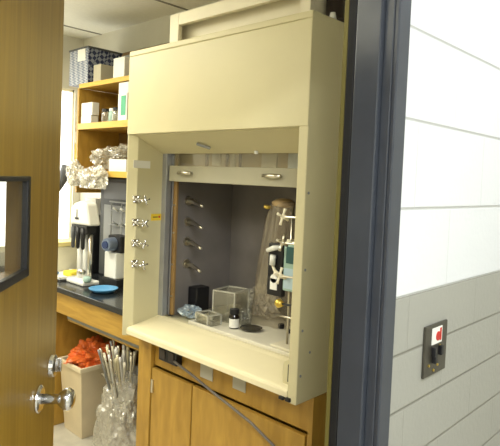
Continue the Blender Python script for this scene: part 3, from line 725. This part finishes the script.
b = nb(); box(b, 1.63, 1.745, 2.890, 3.090, BZ, BZ + .025); part('foot', b, 'white', ms, bevel=.008)
b = nb(); tube(b, [(1.65, 2.920, .99), (1.65, 2.960, .99)], .016, 14); part('focus_knob', b, 'nickel', ms, smooth=True)
b = nb(); lathe(b, [(.02, .025), (.024, .035), (.022, .055), (.012, .06)], (1.66, 2.890, BZ), 18); part('green_dial', b, 'mint', ms, smooth=True)
# camera-like cylinder on a white box with black base
cm = empty('camera_unit', (1.88, 2.83, BZ), 'white box on a black base carrying a dark blue-grey lens barrel', 'camera unit')
b = nb(); box(b, 1.76, 1.87, 2.73, 2.89, BZ, BZ + .05); part('base', b, 'black', cm, bevel=.004)
b = nb(); box(b, 1.765, 1.865, 2.755, 2.88, BZ + .05, 1.115); part('housing', b, 'white', cm, bevel=.006)
b = nb(); box(b, 1.785, 1.862, 2.74, 2.88, 1.115, 1.215); part('mount', b, 'black', cm, bevel=.008)
b = nb(); tube(b, [(1.79, 2.81, 1.165), (1.735, 2.80, 1.165), (1.72, 2.797, 1.165)], [.040, .040, .035], 22); ln = part('lens_barrel', b, mat('lens_blue', (.20, .25, .36), .3, .3), cm)
b = nb(); tube(b, [(1.72, 2.797, 1.165), (1.712, 2.795, 1.165)], .022, 18); part('lens_cap', b, mat('lens_navy', (.03, .05, .14), .2), ln)
# white upright bottle by the hood
b = nb(); lathe(b, [(.022, 0), (.024, .004), (.024, .12), (.012, .14), (.010, .155), (.012, .157), (.012, .17)], (1.79, 2.66, BZ), 20)
tag(link('squeeze_bottle', b, 'cream', smooth=True), 'slim cream bottle standing on the bench against the hood side', 'bottle')
# blue dish
b = nb(); lathe(b, [(.001, .004), (.055, .002), (.078, .018), (.082, .024), (.079, .024), (.055, .01), (.001, .008)], (1.655, 2.70, BZ), 40, close=False)
tag(link('blue_dish', b, mat('blue_dish', (.10, .33, .62), .35), smooth=True), 'round blue dish on the black bench top', 'dish')
# cream box, tray with sponge
cbx = empty('cream_box', (1.85, 3.45, BZ), 'cream coloured box at the far end of the bench by the door edge', 'box')
b = nb(); box(b, 1.72, 1.92, 3.38, 3.56, BZ, 1.10); part('body', b, mat('cream_card', (.86, .80, .58), .6), cbx, bevel=.006)
b = nb(); box(b, 1.712, 1.928, 3.372, 3.568, 1.085, 1.115); part('lid', b, mat('cream_lid', (.88, .74, .32), .6), cbx, bevel=.004)
ty = empty('sample_tray', (1.66, 3.30, BZ), 'white tray at the front of the bench left of the microscope', 'tray')
b = nb(); box(b, 1.60, 1.80, 3.11, 3.36, BZ, BZ + .012); box(b, 1.60, 1.606, 3.11, 3.36, BZ, BZ + .026); box(b, 1.60, 1.80, 3.11, 3.116, BZ, BZ + .026); box(b, 1.794, 1.80, 3.11, 3.36, BZ, BZ + .026); part('tray_base', b, 'white', ty, bevel=.002)
carton('sponge', 1.68, 1.77, 3.13, 3.23, BZ + .012, BZ + .045, mat('sponge_yellow', (.75, .60, .06), .9, bump=.5), 'yellow sponge lying in the white tray', 'sponge', bev=.008)
b = nb(); tube(b, [(1.66, 3.26, BZ + .0235), (1.66, 3.31, BZ + .0235)], [.011, .011], 12); tag(link('blue_tub', b, 'blue', smooth=True), 'small blue plastic tub lying in the white tray', 'tub')
# black upright lamp arm at the left
la = empty('arm_lamp', (1.83, 3.62, BZ), 'black upright arm with a dark grey head at the far end of the bench', 'lamp')
b = nb(); lathe(b, [(.05, 0), (.05, .015), (.02, .02)], (1.83, 3.66, BZ), 24); part('foot', b, 'black', la)
b = nb(); tube(b, [(1.83, 3.66, BZ + .01), (1.83, 3.66, 1.30), (1.84, 3.645, 1.46)], [.012, .015, .012], 12); part('arm', b, 'black', la, smooth=True)
b = nb(); tube(b, [(1.84, 3.645, 1.45), (1.88, 3.60, 1.58), (1.89, 3.59, 1.625)], [.02, .042, .045], 20); part('head', b, 'dgrey', la, smooth=True)
b = nb(); tube(b, [(1.82, 3.65, 1.28), (1.80, 3.62, 1.33), (1.80, 3.60, 1.42), (1.83, 3.62, 1.46)], .006, 8); part('cord', b, 'black', la, smooth=True)
# behind the microscope
bd = empty('power_supply', (2.0, 3.33, BZ), 'black bench power supply with a grey face behind the microscope', 'power supply')
b = nb(); box(b, 1.90, 2.10, 3.25, 3.41, BZ, 1.30); part('case', b, 'black', bd, bevel=.008)
b = nb(); box(b, 1.894, 1.90, 3.265, 3.395, 1.12, 1.28); part('face', b, 'mgrey', bd, bevel=.002)
for zz in (1.16, 1.235):
    b = nb(); tube(b, [(1.894, 3.30, zz), (1.878, 3.30, zz)], .016, 14); part('dial', b, 'white', bd)
carton('carton', 1.92, 2.08, 3.26, 3.40, 1.30, 1.41, 'paper', 'white carton stacked on the black power supply behind the microscope')
e = empty('bottle', (1.97, 3.52, BZ), 'tall grey bottle beside the cream box at the back of the bench', 'bottle')
hh = .46
b = nb(); lathe(b, [(.035, 0), (.038, .006), (.038, hh * .7), (.016, hh * .85), (.014, hh * .93)], (0, 0, 0), 22); link('body', b, 'mgrey', e, smooth=True)
b = nb(); lathe(b, [(.018, hh * .93), (.018, hh), (.015, hh + .003)], (0, 0, 0), 18); link('cap', b, 'black', e)
# notes on the far wall, right of the window
b = nb(); box(b, 2.078, 2.125, 3.8475, 3.8505, 1.90, 1.97); tag(link('note', b, mat('card_tan', (.62, .50, .34), .8)), 'small tan note on the far wall beside the window, upper one', 'note')
b = nb(); box(b, 2.076, 2.128, 3.8475, 3.8505, 1.81, 1.89); tag(link('note', b, 'paper'), 'small white note on the far wall beside the window', 'note')
b = nb(); box(b, 2.078, 2.128, 3.8475, 3.8505, 1.60, 1.80); tag(link('note', b, mat('card_yellow', (.80, .62, .12), .8)), 'yellow note on the far wall beside the window, lowest one', 'note')

# ------------------------------------------------------------------ ceiling lamps and added fill lamps
def lamp(name, loc, sx, sy, power, col, label):
    e = empty('ceiling_or_fill_lamp', loc, label, 'lamp')
    b = nb(); box(b, -sx / 2, sx / 2, -sy / 2, sy / 2, .012, .03); link('housing', b, 'white', e)
    ld = bpy.data.lights.new(name, 'AREA'); ld.shape = 'RECTANGLE'; ld.size = sx * .94; ld.size_y = sy * .94; ld.energy = power; ld.color = col
    lo = bpy.data.objects.new(name, ld); COL.objects.link(lo); lo.parent = e
    return e
def ceiling_fill(root, sx, sy, power, col):  # upward fill added on the lamps to brighten the ceiling
    ld = bpy.data.lights.new('ceiling_fill', 'AREA'); ld.shape = 'RECTANGLE'; ld.size = sx; ld.size_y = sy; ld.energy = power; ld.color = col
    lo = bpy.data.objects.new('ceiling_fill', ld); COL.objects.link(lo); lo.parent = root; lo.location = (0, 0, .035); lo.rotation_euler = (PI, 0, 0)
WARM = (1.0, .955, .79)
l1 = lamp('room_tube', (0.60, 2.75, CZ - .16), .5, 1.2, 17, WARM, 'hanging light panel in the room in front of the hood')
l2 = lamp('aisle_fill', (-0.55, 2.0, CZ - .16), .5, 1.2, 17, WARM, 'added fill light panel in the middle of the room')  # unseen fill lamp, added to spread the room light more evenly
l3 = lamp('shelf_fill', (0.92, 3.35, CZ - .16), .3, .7, 11, WARM, 'added fill light panel brightening the shelves over the lab bench')  # unseen lamp added to brighten the shelves
ceiling_fill(l1, .4, 1.1, 9, WARM); ceiling_fill(l2, .4, 1.1, 9, WARM)
lamp('hall_tube', (1.85, -0.25, CZ + .08), 1.2, .4, 12, (.93, .97, 1.0), 'ceiling light panel in the hallway near the block wall')
lamp('hall_fill', (-0.35, -0.75, CZ + .08), 1.2, .4, 56, (.93, .97, 1.0), 'added fill light panel in the hallway facing the doorway')  # unseen fill added to brighten the hood side through the doorway

wd = bpy.data.worlds.new('world'); SC.world = wd; wd.use_nodes = True
wd.node_tree.nodes['Background'].inputs[0].default_value = (.9, .92, 1, 1); wd.node_tree.nodes['Background'].inputs[1].default_value = 0.15

# ------------------------------------------------------------------ camera
yaw = math.radians(43.6); pitch = math.radians(-2.5); roll = math.radians(2.3)
f0 = Vector((math.cos(yaw), math.sin(yaw), 0)); r0 = Vector((math.sin(yaw), -math.cos(yaw), 0)); u0 = Vector((0, 0, 1))
fw = f0 * math.cos(pitch) + u0 * math.sin(pitch); up = u0 * math.cos(pitch) - f0 * math.sin(pitch)
rt = r0 * math.cos(roll) + up * math.sin(roll); uc = up * math.cos(roll) - r0 * math.sin(roll)
cd = bpy.data.cameras.new('camera'); cam = bpy.data.objects.new('camera', cd); COL.objects.link(cam)
m3 = Matrix((rt, uc, -fw)).transposed()
cam.matrix_world = Matrix.Translation((0, 0, 1.59)) @ m3.to_4x4()
cd.lens = 542 / 500 * 36; cd.sensor_width = 36; cd.shift_y = -21 / 500; cd.clip_start = 0.02
SC.camera = cam
SC.view_settings.view_transform = 'Standard'; SC.view_settings.look = 'None'
SC.view_settings.gamma = 1; SC.view_settings.use_curve_mapping = False
SC.view_settings.exposure = 0.6
